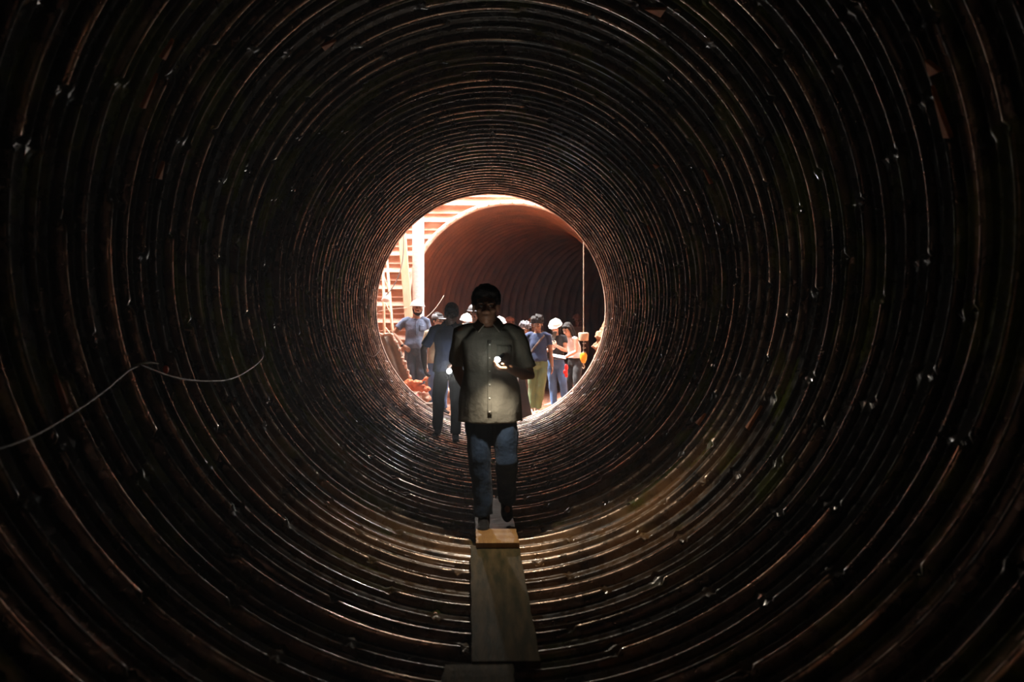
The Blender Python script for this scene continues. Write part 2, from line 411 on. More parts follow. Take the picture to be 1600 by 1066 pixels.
# clay floor of the shaft, banked up along the left
def shaft_floor():
    nx, ny = 110, 46; v = []; f = []
    for j in range(ny+1):
        for i in range(nx+1):
            x = SX0-.05 + (SX1-SX0+.1)*i/nx; y = YE+.02 + (YB-YE+.02)*j/ny
            z = .05 + .22*max(0, min(1, (-x-.95)/.35)) + .04*max(0, min(1, (x-.7)/.5))
            z += .018*noise.noise(V((x*4, y*4, 0))) + .012*noise.noise(V((x*12, y*12, 3)))
            v.append((x, y, z))
    for j in range(ny):
        for i in range(nx):
            a = j*(nx+1)+i; f.append((a, a+1, a+nx+2, a+nx+1))
    return struct(link('floor', np_mesh('floor', v, f), 'clay'))
shaft_floor()
# far tunnel bending away to the right
def far_tunnel():
    P = .30; NC = 240; n = 60; prof = [(0, 0), (.02, -.004), (.05, .0), (.09, .028), (.15, .045), (.21, .045), (.26, .028)]
    rows = []
    for k in range(n):
        for dy, d in prof: rows.append((k*P+dy, d))
    v = []; f = []
    Rb = 11.0
    for s, d in rows:
        a = s/Rb; cx = C2.x + Rb*(1-math.cos(a)); cy = C2.y + Rb*math.sin(a); rt = V((math.cos(a), -math.sin(a), 0))
        for j in range(NC):
            t = 2*PI*j/NC; r = R2+d; p = V((cx, cy, C2.z)) + rt*math.sin(t)*r - V((0, 0, 1))*math.cos(t)*r; v.append(tuple(p))
    for i in range(len(rows)-1):
        for j in range(NC): f.append((i*NC+j, i*NC+(j+1) % NC, (i+1)*NC+(j+1) % NC, (i+1)*NC+j))
    o = struct(link('wall_far_tunnel', np_mesh('ft', v, f), 'rust_liner')); o['label'] = 'rusty ribbed lining of the far tunnel'
    bb = Blob(); a = rows[-1][0]/Rb; c = V((C2.x+Rb*(1-math.cos(a)), C2.y+Rb*math.sin(a), C2.z))
    Rm = Matrix.Rotation(-a, 3, 'Z') @ Matrix.Rotation(PI/2, 3, 'X')
    fw = V((math.sin(a), math.cos(a), 0))
    bb.loft([(c, R2+.1, R2+.1, Rm), (c+fw*.1, R2+.1, R2+.1, Rm)], 48); e = bb.build('wall_far_end', 'clay', shade=False); struct(e)
    return o
ft = far_tunnel()
link('mouth_flange', ring_mesh(R2-.004, R2+.09, C2.y-.10, C2.y+.02, cx=C2.x, cz=C2.z), 'rim', ft)
q = Blob()
for j in range(56):
    a = 2*PI*j/56; q.ell((C2.x+math.sin(a)*(R2+.045), C2.y-.105, C2.z-math.cos(a)*(R2+.045)), .012, nu=6, nv=4)
q.build('mouth_bolts', 'steel', ft)['kind'] = 'stuff'
# duckboard of clay in the far tunnel
q = Blob(); q.box((C2.x+.1, C2.y+1.9, .04), (2.2, 3.8, .12)); struct(q.build('floor_far_tunnel', 'clay', shade=False))

# ================================================================== PLANKS ALONG THE INVERT
def plank(name, corners, th, m, label, cat='plank', group='planks laid along the tunnel bottom', grain=0):
    """corners: four (px, py) of the top surface plus the height of each end"""
    (a, b_, c, d_), zs = corners
    P = []
    for (px, py), z in zip((a, b_, c, d_), zs):
        d = (CZ-z)*FPX/(py-522); P.append(V((CX+(px-762)/FPX*d, d, z)))
    q = Blob(); n = 12
    def row(p, r, dz): return [lerp(p, r, i/n)+V((0, 0, dz)) for i in range(n+1)]
    top0, top1 = row(P[0], P[3], 0), row(P[1], P[2], 0)
    for r in (top0, top1):
        for i, p in enumerate(r): p.z += .003*math.sin(i*1.3); p.x += .0025*math.sin(i*2.1+p.x)
    vs = top0+top1+[p-V((0, 0, th)) for p in top0]+[p-V((0, 0, th)) for p in top1]; N = n+1; fs = []
    for i in range(n):
        fs += [(i, N+i, N+i+1, i+1), (2*N+i, 2*N+i+1, 3*N+i+1, 3*N+i), (i, i+1, 2*N+i+1, 2*N+i), (N+i, 3*N+i, 3*N+i+1, N+i+1)]
    fs += [(0, 2*N, 3*N, N), (n, N+n, 3*N+n, 2*N+n)]
    q.add(vs, fs); o = q.build(name, m, shade=False, bevel=.003)
    return tag(o, label, cat, None)
plank('wooden_plank', (((735, 853), (811, 853), (845, 1035), (737, 1035)), (.07, .07, .07, .07)), .035, 'plank', 'long grey-brown muddy plank in the middle of the tunnel bottom')
plank('wooden_plank', (((695, 1039), (802, 1039), (818, 1190), (660, 1190)), (.065, .065, .065, .065)), .035, 'plank', 'nearest plank, cut off by the bottom edge of the photo')
plank('wooden_plank', (((743, 827), (806, 827), (812, 849), (744, 849)), (.11, .11, .11, .11)), .035, 'plank_lit', 'short board coloured torchlit orange in front of the walking man')
plank('wooden_plank', (((741, 779), (796, 779), (806, 829), (743, 829)), (.085, .085, .085, .085)), .035, 'plank_mud', 'reddish muddy plank under the feet of the man in the cream shirt')

# ================================================================== PEOPLE
def rotm(yaw=0, pitch=0, roll=0): return (Euler((pitch, roll, yaw), 'XYZ')).to_matrix()
def hand(bl, wrist, d, palm_n, s=1.0, curl=.25, side=1):
    """hand added to a body blob: d = direction of the fingers, palm_n = direction the palm faces, side = +1 thumb on +cross side"""
    d = V(d).normalized(); pn = V(palm_n); pn = (pn - d*pn.dot(d)).normalized(); x = d.cross(pn)*side
    w = V(wrist)
    Rm = Matrix((x, pn, d)).transposed()
    bl.ell(w + d*.045*s, (.040*s, .017*s, .052*s), Rm)
    bl.tube([w - d*.01, w + d*.06*s], [.026*s, .030*s], flat=.6, side=x)
    L = [.072, .080, .074, .058]
    for i in range(4):
        o = (i-1.5)*-.0245*s
        p0 = w + d*.078*s + x*o*.9; sp = x*(o*.35)
        seg = L[i]*s; dirs = []; a = curl
        p = p0; pts = [p0 - d*.02*s, p0]
        for k, fr in enumerate((.45, .32, .23)):
            a2 = a*(k+1); dd = (d*math.cos(a2) + pn*math.sin(a2) + sp*2.5).normalized(); p = p + dd*seg*fr; pts.append(p)
        bl.tube(pts, [.0098*s, .0098*s, .0090*s, .0084*s, .0074*s], n=8)
    t0 = w + d*.02*s + x*.026*s
    t1 = t0 + (d*.5 + x*.75 + pn*.25).normalized()*.038*s; t2 = t1 + (d*.85 + x*.3 + pn*.35).normalized()*.03*s; t3 = t2 + (d*.9 + pn*.3).normalized()*.022*s
    bl.tube([t0, t1, t2, t3], [.0135*s, .0115*s, .010*s, .0085*s], n=8)

def person(P):
    """one figure, local frame: feet at z=0, facing -Y, its left hand on +X, proportions of a 1.75 m adult scaled to P['h']"""
    k = P.get('h', 1.75)/1.75; vox = P.get('vox', .011); bulk = P.get('bulk', 1.0); fem = P.get('fem', False)
    root = empty('person', P['loc'], P['label'], 'person', P.get('group'), P.get('rz', 0))
    def sc(p): return V(p)*k
    g = lambda n, d: sc(P.get(n, d))
    pel = g('pelvis', (0, 0, .94)); che = g('chest', (0, 0, 1.27)); nec = g('neck', (0, .01, 1.475)); hed = g('head', (0, -.015, 1.625))
    sw = (.165 if fem else .185)*(.55+.45*bulk)
    shx = V(P.get('shdir', (1, 0, 0))).normalized()
    shl = nec + sc((0, 0, -.065)) + shx*sw*k; shr = nec + sc((0, 0, -.065)) - shx*sw*k
    el = g('elbow_l', (.25, .03, 1.13)); wl = g('wrist_l', (.25, -.04, .88)); er = g('elbow_r', (-.25, .03, 1.13)); wr = g('wrist_r', (-.25, -.04, .88))
    hl = pel + sc((.09, 0, -.03)); hr = pel + sc((-.09, 0, -.03))
    kl = g('knee_l', (.11, -.02, .50)); kr = g('knee_r', (-.11, -.02, .50)); al = g('ankle_l', (.12, .02, .085)); ar = g('ankle_r', (-.12, .02, .085))
    tl = V(P.get('toe_l', (.12, -1, 0))).normalized(); tr = V(P.get('toe_r', (-.12, -1, 0))).normalized()
    yaw, pit, rol = P.get('look', (0, 0, 0)); HR = rotm(yaw, pit, rol)
    hs = P.get('hs', 1.04); hk = k*hs
    H = lambda p: hed + HR @ (sc(p)*hs)
    skin = 'skin_'+P.get('skin', 'tan')
    # ---- body, one continuous surface
    b = Blob()
    def spine(t):
        return lerp(pel, che, t/.6) if t < .6 else lerp(che, nec, (t-.6)/.4)
    def torso(bl, secs):
        R = Matrix((shx, V((0, 0, 1)).cross(shx), V((0, 0, 1)))).transposed()
        out = []
        for t, rx, ry in secs: out.append((spine(t), rx*k*bulk, ry*k*bulk, R))
        bl.loft(out, 28)
    wx = .125 if fem else .14
    torso(b, [(-.22, .08, .07), (-.12, .145, .105), (0, .155, .11), (.25, wx, .098), (.6, .15, .108), (.8, .155, .095), (.92, .11, .075), (1.0, .06, .055)])
    b.tube([nec - V((0, 0, .05))*k, lerp(nec, hed, .55)], [.062*k*(.3+.7*bulk), .055*k*(.3+.7*bulk)])
    for s_, e_, w_ in ((shl, el, wl), (shr, er, wr)):
        b.tube([s_, lerp(s_, e_, .5), e_, lerp(e_, w_, .35), w_], [x*k*(.7+.3*bulk) for x in (.056, .047, .039, .041, .027)])
    for h_, n_, a_ in ((hl, kl, al), (hr, kr, ar)):
        b.tube([h_, lerp(h_, n_, .5), n_, lerp(n_, a_, .35)+V((0, .012, 0)), a_], [x*k for x in (.085, .070, .054, .053, .036)])
    for a_, t_ in ((al, tl), (ar, tr)): b.tube([a_-V((0, 0, .02)), a_+t_*.09*k-V((0, 0, .045))*k], [.032*k, .022*k])
    hd = P.get('hand_l'); hand(b, wl, hd[0] if hd else (wl-el), hd[1] if hd else (-1, 0, 0), k, P.get('curl', .3), P.get('side_l', 1))
    hd = P.get('hand_r'); hand(b, wr, hd[0] if hd else (wr-er), hd[1] if hd else (1, 0, 0), k, P.get('curl', .3), P.get('side_r', -1))
    # head with jaw, brow, nose, lips, ears
    b.ell(H((0, .018, .035)), hs*sc((.076, .096, .090)), HR)
    b.ell(H((0, -.022, -.035)), hs*sc((.062, .072, .078)), HR)
    b.ell(H((0, -.058, -.088)), hs*sc((.030, .026, .024)), HR)
    b.ell(H((0, -.066, .030)), hs*sc((.056, .026, .016)), HR)
    b.tube([H((0, -.088, .018)), H((0, -.110, -.022))], [.009*k, .0145*k], n=8)
    for sx in (-1, 1):
        b.ell(H((sx*.017, -.098, -.026)), hs*sc((.010, .010, .008)), HR, 8, 6)
        b.ell(H((sx*.043, -.066, -.018)), hs*sc((.022, .018, .018)), HR, 10, 8)
        b.ell(H((sx*.080, .004, -.008)), hs*sc((.010, .020, .033)), HR, 10, 8)
    b.ell(H((0, -.088, -.053)), hs*sc((.026, .012, .006)), HR, 10, 8); b.ell(H((0, -.086, -.066)), hs*sc((.022, .012, .007)), HR, 10, 8)
    body = b.build('body', skin, root, voxel=min(vox, .0075), smooth=2)
    if P.get('face', True):
        for sx in (-1, 1):
            e = Blob(); e.ell(H((sx*.031, -.081, .008)), sc((.012, .009, .0055)), HR, 10, 8); e.build('eye', 'eye_white', root)
            e = Blob(); e.ell(H((sx*.031, -.0888, .008)), sc((.0050, .003, .0048)), HR, 8, 6); e.build('pupil', 'black', root)
            e = Blob(); e.tube([H((sx*.014, -.094, .026)), H((sx*.032, -.092, .032)), H((sx*.052, -.080, .027))], [.004*k, .005*k, .003*k], n=6); e.build('eyebrow', 'hair', root)
    # ---- trousers
    pm = P.get('pants', 'jeans'); leg = P.get('legw', 1.0)
    b = Blob()
    secs = [(-.24, .10, .09), (-.14, .168, .125), (.0, .172, .126), (.14, .158, .118), (.17, .156, .117)]
    torso(b, secs)
    for h_, n_, a_ in ((hl, kl, al), (hr, kr, ar)):
        b.tube([h_, lerp(h_, n_, .45), n_, lerp(n_, a_, .4)+V((0, .010, 0)), lerp(n_, a_, .97)], [x*k*leg*(.6+.4*bulk) for x in (.097, .092, .076, .072, .066)], caps=(True, False))
    b.build('trousers', pm, root, voxel=vox, smooth=2, disp=.012, dscale=.07, dseed=P.get('seed', 1))
    # ---- top
    tm = P.get('top', 'grey_cloth'); hem = P.get('hem', -.05); slv = P.get('sleeve', .75); fl = P.get('flare', 1.0)
    b = Blob()
    hx, hy = (.200, .150) if hem < -.08 else (.182, .136)
    b_secs = [(hem, hx*fl, hy*fl), (.12, .186*(fl*.5+.5), .138*(fl*.5+.5)), (.35, (.152 if fem else .164), .12), (.6, (.166 if fem else .176), .127), (.78, (.168 if fem else .186), .112), (.90, .150, .094), (.97, .088, .078)]
    torso(b, b_secs)
    if slv > 0:
        for s_, e_, w_ in ((shl, el, wl), (shr, er, wr)):
            cap = s_
            if slv <= 1: b.tube([lerp(cap, nec, .35), cap, lerp(s_, e_, slv*.6), lerp(s_, e_, slv)], [.058*k, .066*k*(.6+.4*bulk), .062*k*(.6+.4*bulk), .064*k*(.6+.4*bulk)], caps=(True, False))
            else: b.tube([cap, lerp(s_, e_, .5), e_, lerp(e_, w_, slv-1)], [.072*k, .064*k, .058*k, .046*k], caps=(True, False))
    else:
        for s_ in (shl, shr): b.ell(lerp(s_, nec, .25), sc((.05, .065, .055)))
    b.build(P.get('topname', 'shirt'), tm, root, voxel=vox, smooth=6, disp=.014, dscale=.09, dseed=P.get('seed', 1)+5)
    shirt_ob = [o_ for o_ in root.children if o_.name.split('.')[0] == 'shirt'][0]
    def front(x, z, off=.004):
        ok, h_, n_, _i = shirt_ob.ray_cast(V((x, -1.5, z)), V((0, 1, 0)))
        return h_ - V((0, off, 0)) if ok else V((x, -.14, z))
    # collar
    if P.get('collar'):
        cb = Blob()
        for sx in (-1, 1):
            cb.add(*prism([nec+sc((sx*.075, .03, .045)), nec+sc((sx*.03, -.085, .00)), nec+sc((sx*.075, -.125, -.055)), nec+sc((sx*.115, -.05, -.01))], .010*k))
        cb.tube([nec+sc((-.07, .02, .035)), nec+sc((-.045, .07, .05)), nec+sc((.045, .07, .05)), nec+sc((.07, .02, .035))], .016*k, n=8)
        cb.build('collar', tm, root, bevel=.003)
    # ---- shoes
    for a_, t_ in ((al, tl), (ar, tr)):
        th_ = V((t_.x, t_.y, t_.z)); sidev = V((0, 0, 1)).cross(th_).normalized(); upv = th_.cross(sidev).normalized()
        if upv.z < 0: upv = -upv
        R = Matrix((sidev, th_, upv)).transposed(); sh = empty_part('shoe', root)
        base = a_ - upv*.045*k; b = Blob()
        b.ell(base - th_*.035*k, sc((.040, .052, .040)), R); b.ell(base + th_*.06*k - upv*.008*k, sc((.042, .085, .033)), R); b.ell(base + th_*.13*k - upv*.014*k, sc((.043, .05, .025)), R)
        b.ell(base + th_*.035*k + upv*.006*k, sc((.038, .062, .040)), R)
        b.tube([base, a_ + upv*.03*k], [.045*k, .044*k], caps=(True, False))
        s_ob = b.build('shoe', P.get('shoe', 'black_cloth'), root, voxel=.009, smooth=2)
        b = Blob()
        b.loft([(base + th_*.045*k - upv*(.042)*k, .044*k, .128*k, R), (base + th_*.045*k - upv*.026*k, .045*k, .130*k, R)], 24)
        b.build('sole', P.get('sole', 'black'), s_ob, bevel=.003)
    # ---- hair and headgear
    hr_ = P.get('hair', 'short'); hm = P.get('hairm', 'hair'); b = Blob()
    if hr_ == 'short':
        b.ell(H((0, .028, .050)), hs*sc((.086, .100, .094)), HR); b.ell(H((0, -.035, .092)), hs*sc((.066, .05, .034)), HR)
        for sx in (-1, 1): b.ell(H((sx*.070, .02, .015)), hs*sc((.018, .045, .05)), HR)
    elif hr_ == 'full':
        b.ell(H((0, .030, .052)), hs*sc((.094, .098, .094)), HR); b.ell(H((0, -.030, .098)), hs*sc((.078, .060, .042)), HR)
        for sx in (-1, 1): b.ell(H((sx*.078, .018, .040)), hs*sc((.018, .046, .044)), HR)
    elif hr_ == 'curly':
        rg = random.Random(P.get('seed', 1))
        b.ell(H((0, .030, .060)), hs*sc((.098, .105, .092)), HR)
        for i in range(90):
            u = V((rg.gauss(0, 1), rg.gauss(0, 1), rg.gauss(0, 1))).normalized()
            if u.z < -.35 or (u.y < -.5 and u.z < .35): continue
            b.ell(H((u.x*.108, .03+u.y*.112, .06+u.z*.098)), rg.uniform(.016, .026)*hk, None, 8, 6)
    elif hr_ == 'long':
        b.ell(H((0, .028, .046)), hs*sc((.088, .102, .092)), HR); b.ell(H((0, -.035, .092)), hs*sc((.066, .05, .030)), HR)
        b.tube([H((0, .09, .04)), H((.0, .10, -.06)), H((0, .105, -.17)), H((0, .08, -.24))], [.06*hk, .064*hk, .05*hk, .03*hk], flat=.6)
        for sx in (-1, 1): b.tube([H((sx*.078, -.005, .06)), H((sx*.086, 0, -.03)), H((sx*.078, .0, -.14)), H((sx*.07, -.01, -.2))], [.026*hk, .026*hk, .022*hk, .012*hk])
    if b.v: b.build('hair', hm, root, voxel=.009, smooth=1, disp=.008, dscale=.02)
    if P.get('beard'):
        b = Blob(); b.ell(H((0, -.060, -.088)), hs*sc((.048, .040, .034)), HR)
        for sx in (-1, 1): b.tube([H((sx*.068, .0, -.02)), H((sx*.060, -.03, -.07)), H((sx*.02, -.082, -.098))], [.014*hk, .018*hk, .016*hk])
        b.tube([H((-.028, -.096, -.044)), H((0, -.102, -.039)), H((.028, -.096, -.044))], [.005*hk, .006*hk, .005*hk], n=6)
        b.build('beard', 'hair', root, voxel=.007, smooth=1)
    if P.get('smile'):
        b = Blob(); b.tube([H((-.026, -.092, -.054)), H((0, -.1, -.061)), H((.026, -.092, -.054))], [.003*hk, .006*hk, .003*hk], n=8); b.build('teeth', 'white_plastic', root)
    if P.get('helmet'):
        b = Blob(); secs = []
        for a in range(0, 91, 9):
            r = math.cos(math.radians(a)); z = math.sin(math.radians(a))
            secs.append((H((0, .02, .055 + .098*z)), max(.002, .118*r)*hk, max(.002, .135*r)*hk, HR))
        b.loft([(H((0, .02, .045)), .118*hk, .135*hk, HR)]+secs, 32)
        he = b.build('helmet', P['helmet'], root)
        b = Blob(); b.loft([(H((0, .012, .040)), .132*hk, .152*hk, HR), (H((0, .012, .050)), .130*hk, .150*hk, HR)], 32); b.ell(H((0, -.125, .045)), hs*sc((.085, .045, .007)), HR); b.build('brim', P['helmet'], he)
        b = Blob(); b.tube([H((0, .02+.137*math.cos(t), .055+.103*math.sin(t))) for t in [math.radians(x) for x in range(10, 171, 16)]], .008*hk, n=8); b.build('crown_ridge', P['helmet'], he)
    if P.get('cap'):
        b = Blob(); secs = []
        for a in range(0, 91, 10): secs.append((H((0, .018, .052+.080*math.sin(math.radians(a)))), max(.002, .096*math.cos(math.radians(a)))*hk, max(.002, .112*math.cos(math.radians(a)))*hk, HR))
        b.loft([(H((0, .018, .03)), .094*hk, .110*hk, HR)]+secs, 28); ca = b.build('cap', P['cap'], root)
        b = Blob(); b.ell(H((0, -.115, .045)), hs*sc((.078, .075, .008)), HR); b.build('visor', P['cap'], ca)
    if P.get('glasses'):
        b = Blob()
        for sx in (-1, 1):
            b.tube([H((sx*.033+.022*math.cos(t), -.098, .006+.017*math.sin(t))) for t in [2*PI*i/12 for i in range(13)]], .002*hk, n=6)
            b.tube([H((sx*.055, -.096, .01)), H((sx*.082, 0, .012))], .0022*hk, n=6)
        b.tube([H((-.011, -.1, .01)), H((.011, -.1, .01))], .002*hk, n=6); b.build('glasses', 'black', root)
    info = dict(root=root, k=k, nec=nec, hed=hed, wl=wl, wr=wr, el=el, er=er, pel=pel, che=che, H=H, shl=shl, shr=shr, front=front)
    return info
def empty_part(n, r): return None
def prism(pts, t):
    pts = [V(p) for p in pts]; nrm = (pts[1]-pts[0]).cross(pts[2]-pts[0]).normalized()*t/2; n = len(pts)
    vs = [p-nrm for p in pts]+[p+nrm for p in pts]
    fs = [tuple(range(n-1, -1, -1)), tuple(range(n, 2*n))]+[(i, (i+1) % n, n+(i+1) % n, n+i) for i in range(n)]
    return vs, fs
def ground(px, d, z): return V((CX+(px-762)/FPX*d, d, z))

# --- the man in the cream shirt
p1 = person(dict(loc=ground(766, 6.48, .088), h=1.73, bulk=1.14, vox=.008, skin='brown', hair='full', top='cream_cloth', pants='dark_jeans', collar=True, hem=-.30, flare=1.04, sleeve=.80, seed=2,
    label='man walking in front in a cream shirt and dark jeans, lit torch at his chest',
    head=(-.03, -.035, 1.605), hs=1.12, neck=(-.01, .01, 1.475), look=(.0, .10, 0),
    elbow_l=(.285, .00, 1.10), wrist_l=(.135, -.235, 1.165), hand_l=((-.85, -.35, .05), (0, .15, 1)), side_l=-1, curl=.55,
    elbow_r=(-.245, .17, 1.15), wrist_r=(-.17, .30, .97),
    pelvis=(0, .02, .94), knee_r=(-.075, -.02, .50), ankle_r=(-.045, .02, .085), toe_r=(-.05, -1, 0),
    knee_l=(.115, -.05, .50), ankle_l=(.125, .30, .155), toe_l=(.02, -.90, -.34), shoe='black_cloth'))
r = p1['root']; k = p1['k']
def strip(info, xs, zs, w, name, m, n=16, off=.006):
    """a flat band of cloth lying on the front of the shirt, from (x, z) to (x, z)"""
    b = Blob(); f = info['front']; P_ = []
    dx, dz = xs[1]-xs[0], zs[1]-zs[0]; L = math.hypot(dx, dz); nx, nz = -dz/L, dx/L
    for i in range(n+1):
        x = xs[0]+dx*i/n; z = zs[0]+dz*i/n
        P_.append([f(x+nx*w*u, z+nz*w*u, off) for u in (-.5, -.17, .17, .5)])
    vs = [p for r_ in P_ for p in r_]+[p+V((0, .008, 0)) for r_ in P_ for p in r_]; N = len(P_)*4; fs = []
    for i in range(n):
        for j in range(3): a = i*4+j; fs += [(a, a+1, a+5, a+4), (N+a, N+a+4, N+a+5, N+a+1)]
        fs += [(i*4, i*4+4, N+i*4+4, N+i*4), (i*4+3, N+i*4+3, N+i*4+7, i*4+7)]
    fs += [(0, N, N+1, 1), (1, N+1, N+2, 2), (2, N+2, N+3, 3)]; e = n*4; fs += [(e+j, e+j+1, N+e+j+1, N+e+j) for j in range(3)]
    b.add(vs, fs); return b.build(name, m, info['root'])
strip(p1, (-.005, -.005), (.83*k, 1.36*k), .030, 'placket', 'cream_cloth')
for i in range(6):
    b = Blob(); b.ell(p1['front'](-.005, (.86+.095*i)*k, .010), (.006, .003, .006), None, 10, 6); b.build('button', 'white_plastic', r)
strip(p1, (.095, .095), (1.21*k, 1.33*k), .105, 'shirt_pocket', 'cream_cloth', n=6)

def torch(tip, direction, label, length=.13, rad=.017, power=30, spot=None, bulb=3.0, bcol=(.97, 1, .88)):
    """hand torch: lens at tip, barrel running back from it"""
    d = V(direction).normalized(); tip = V(tip)
    root = empty('torch', tip - d*length, label, 'torch')
    L = lambda p: V(p) - (tip - d*length)
    b = Blob(); b.tube([L(tip-d*length), L(tip-d*.045)], rad*.75, caps=(False, False)); b.build('barrel', 'black', root)
    b = Blob(); b.tube([L(tip-d*.045), L(tip-d*.03), L(tip-d*.004)], [rad*.75, rad*1.2, rad*1.25], caps=(False, False)); b.build('torch_head', 'black', root)
    b = Blob(); b.tube([L(tip-d*.004), L(tip+d*.003)], [rad*1.1, rad*1.0], caps=(False, True)); b.build('lens', 'lens', root)
    if bulb:
        li = bpy.data.lights.new('torch_bulb', 'POINT'); lo = bpy.data.objects.new('torch_bulb', li); COL.objects.link(lo); lo.parent = root
        li.energy = bulb; li.shadow_soft_size = .012; li.color = bcol; lo.location = L(tip+d*.05+V((0, 0, .04)))
    if spot:
        ang, e, col, sd = spot[:4]
        li = bpy.data.lights.new('torch_beam', 'SPOT'); lo = bpy.data.objects.new('torch_beam', li); COL.objects.link(lo); lo.parent = root
        li.energy = e; li.spot_size = math.radians(ang); li.spot_blend = spot[4] if len(spot) > 4 else .6; li.shadow_soft_size = .02; li.color = col
        lo.location = L(tip+d*.04); lo.rotation_euler = V(sd).to_track_quat('-Z', 'Y').to_euler()
    return root
T1 = at(777, 562, 6.48-.30)
torch(T1, (-.35, -1, -.25), 'lit torch held at the chest of the man in the cream shirt', bulb=.5, spot=(156, 28, (1, .84, .64), (.42, -.28, -1), 1.0))

# --- the second man with torch
p2 = person(dict(loc=ground(702, 11.6, .13), h=1.75, vox=.010, skin='dark', hair='short', top='navy_cloth', pants='black_cloth', collar=True, hem=-.12, sleeve=.8, seed=4, bulk=1.08,
    label='man in navy shirt and black trousers walking second, lit torch at his hip', rz=-.05,
    head=(.035, -.03, 1.60), neck=(0, .01, 1.465), look=(.1, .3, 0),
    elbow_r=(-.335, .04, 1.15), wrist_r=(-.30, -.08, .92), elbow_l=(.25, .02, 1.12), wrist_l=(.11, -.23, .98), hand_l=((-.8, -.5, -.15), (0, .1, -1)), side_l=1, curl=.6,
    knee_l=(.10, -.14, .50), ankle_l=(.09, -.12, .085), knee_r=(-.14, .0, .50), ankle_r=(-.17, .22, .125)))
T2 = at(702, 580, 11.6-.34)
torch(T2, (.045, -1, .03), 'lit torch held by the man in the navy shirt', rad=.028, bulb=2.6, bcol=(.72, .85, 1), spot=(56, 130, (1, .90, .80), (.05, -1, .10)))

# --- people in the shaft
def cl(z, px, d): return ground(px, d, z)
p3 = person(dict(loc=cl(.26, 650, 16.35), h=1.80, skin='tan', hair=None, helmet='helmet', beard=True, smile=True, top='slate_cloth', pants='grey_jeans', hem=-.02, sleeve=.62, seed=6, bulk=1.08, rz=.12,
    label='bearded man in a white hard hat and blue-grey T-shirt, hand on his hip', head=(.03, -.02, 1.625), look=(.1, 0, .05),
    elbow_r=(-.385, .0, 1.20), wrist_r=(-.225, -.13, .98), hand_r=((.80, -.05, -.60), (.0, 1, .0)), curl=.12, legw=1.1, knee_l=(.085, -.02, .5), ankle_l=(.08, .02, .085), knee_r=(-.085, -.02, .5), ankle_r=(-.08, .02, .085), shoe='boot_tan'))
b = Blob(); w = p3['wr']; b.tube([w+V((-.006, .026*0, 0))-V((.02, 0, -.02)), w+V((-.006, 0, 0))], .033, caps=(False, False)); b.build('wristwatch', 'black', p3['root'])
strip(p3, (.10, .10), (1.27, 1.38), .09, 'shirt_pocket', 'slate_cloth', n=6); strip(p3, (.0, .0), (1.20, 1.46), .02, 'placket', 'slate_cloth')
p4 = person(dict(loc=cl(.08, 684, 16.0), h=1.76, skin='light', hair='short', cap='grey_cloth', glasses=True, top='khaki_cloth', pants='jeans_light', hem=-.1, sleeve=.8, seed=8, rz=.5,
    label='person in a grey cap and glasses with khaki shirt, half hidden behind the navy shirt', look=(.25, .1, 0)))
p5 = person(dict(loc=cl(.12, 743, 15.35), h=1.84, skin='brown', hair=None, helmet='grey_helmet', top='black_cloth', pants='jeans_light', hem=-.05, sleeve=.8, seed=9, knee_r=(-.17, 0, .5), ankle_r=(-.25, .03, .085), shoe='boot_tan',
    label='tall person in jeans and dark grey helmet, mostly hidden behind the cream shirt', look=(-.2, .1, 0)))
p6 = person(dict(loc=cl(.06, 730, 17.1), h=1.77, skin='tan', hair=None, helmet='helmet', top='grey_cloth', pants='jeans', seed=10,
    label='person whose white helmet shows between the two men carrying torches', look=(.2, .2, 0)))
p6b = person(dict(loc=cl(.06, 780, 16.6), h=1.70, skin='tan', hair=None, helmet='helmet', top='white_cloth', pants='dusty_brown_cloth', seed=11,
    label='person whose white helmet shows just right of the front man in cream shirt', look=(-.3, .2, 0)))
p7 = person(dict(loc=cl(.06, 820, 17.0), h=1.62, skin='brown', hair='curly', hairm='hair_grey', top='grey_cloth', pants='dusty_brown_cloth', seed=12, fem=True,
    label='person with greying curly hair peeking out behind the young man in the navy T-shirt', look=(-.5, .3, 0)))
p8 = person(dict(loc=cl(.075, 840, 16.1), h=1.70, skin='brown', hair='curly', top='tshirt_navy', pants='olive_cloth', hem=.02, sleeve=.6, seed=13, legw=1.05, rz=-.1,
    label='young person with black curly hair, navy T-shirt, olive trousers and a cross-body strap', look=(-.2, .45, 0),
    elbow_l=(.235, .02, 1.13), wrist_l=(.265, -.03, .86), elbow_r=(-.22, .03, 1.13), wrist_r=(-.18, -.14, .92),
    knee_l=(.07, -.04, .50), ankle_l=(.00, .03, .085), knee_r=(-.09, .0, .50), ankle_r=(-.11, .02, .085), shoe='pale_shoe'))
strip(p8, (.125, -.165), (1.385, 1.02), .035, 'bag_strap', 'brown_leather', n=20)
p9 = person(dict(loc=cl(.10, 868, 16.55), h=1.62, skin='light', hair='long', helmet='helmet', top='black_cloth', pants='jeans_light', hem=.16, sleeve=.4, seed=14, fem=True, rz=-.1,
    label='woman in a white hard hat, black top and blue jeans looking at her phone', look=(-.3, .45, 0),
    elbow_l=(.20, -.04, 1.16), wrist_l=(.02, -.20, 1.26), hand_l=((-.8, -.1, .5), (0, 1, .2)), side_l=-1, elbow_r=(-.21, .0, 1.16), wrist_r=(-.10, -.22, 1.18), hand_r=((.5, -.4, .6), (0, .7, .5)),
    knee_l=(.15, -.05, .50), ankle_l=(.20, -.04, .085), knee_r=(-.05, 0, .5), ankle_r=(-.03, .0, .085), shoe='brown_leather'))
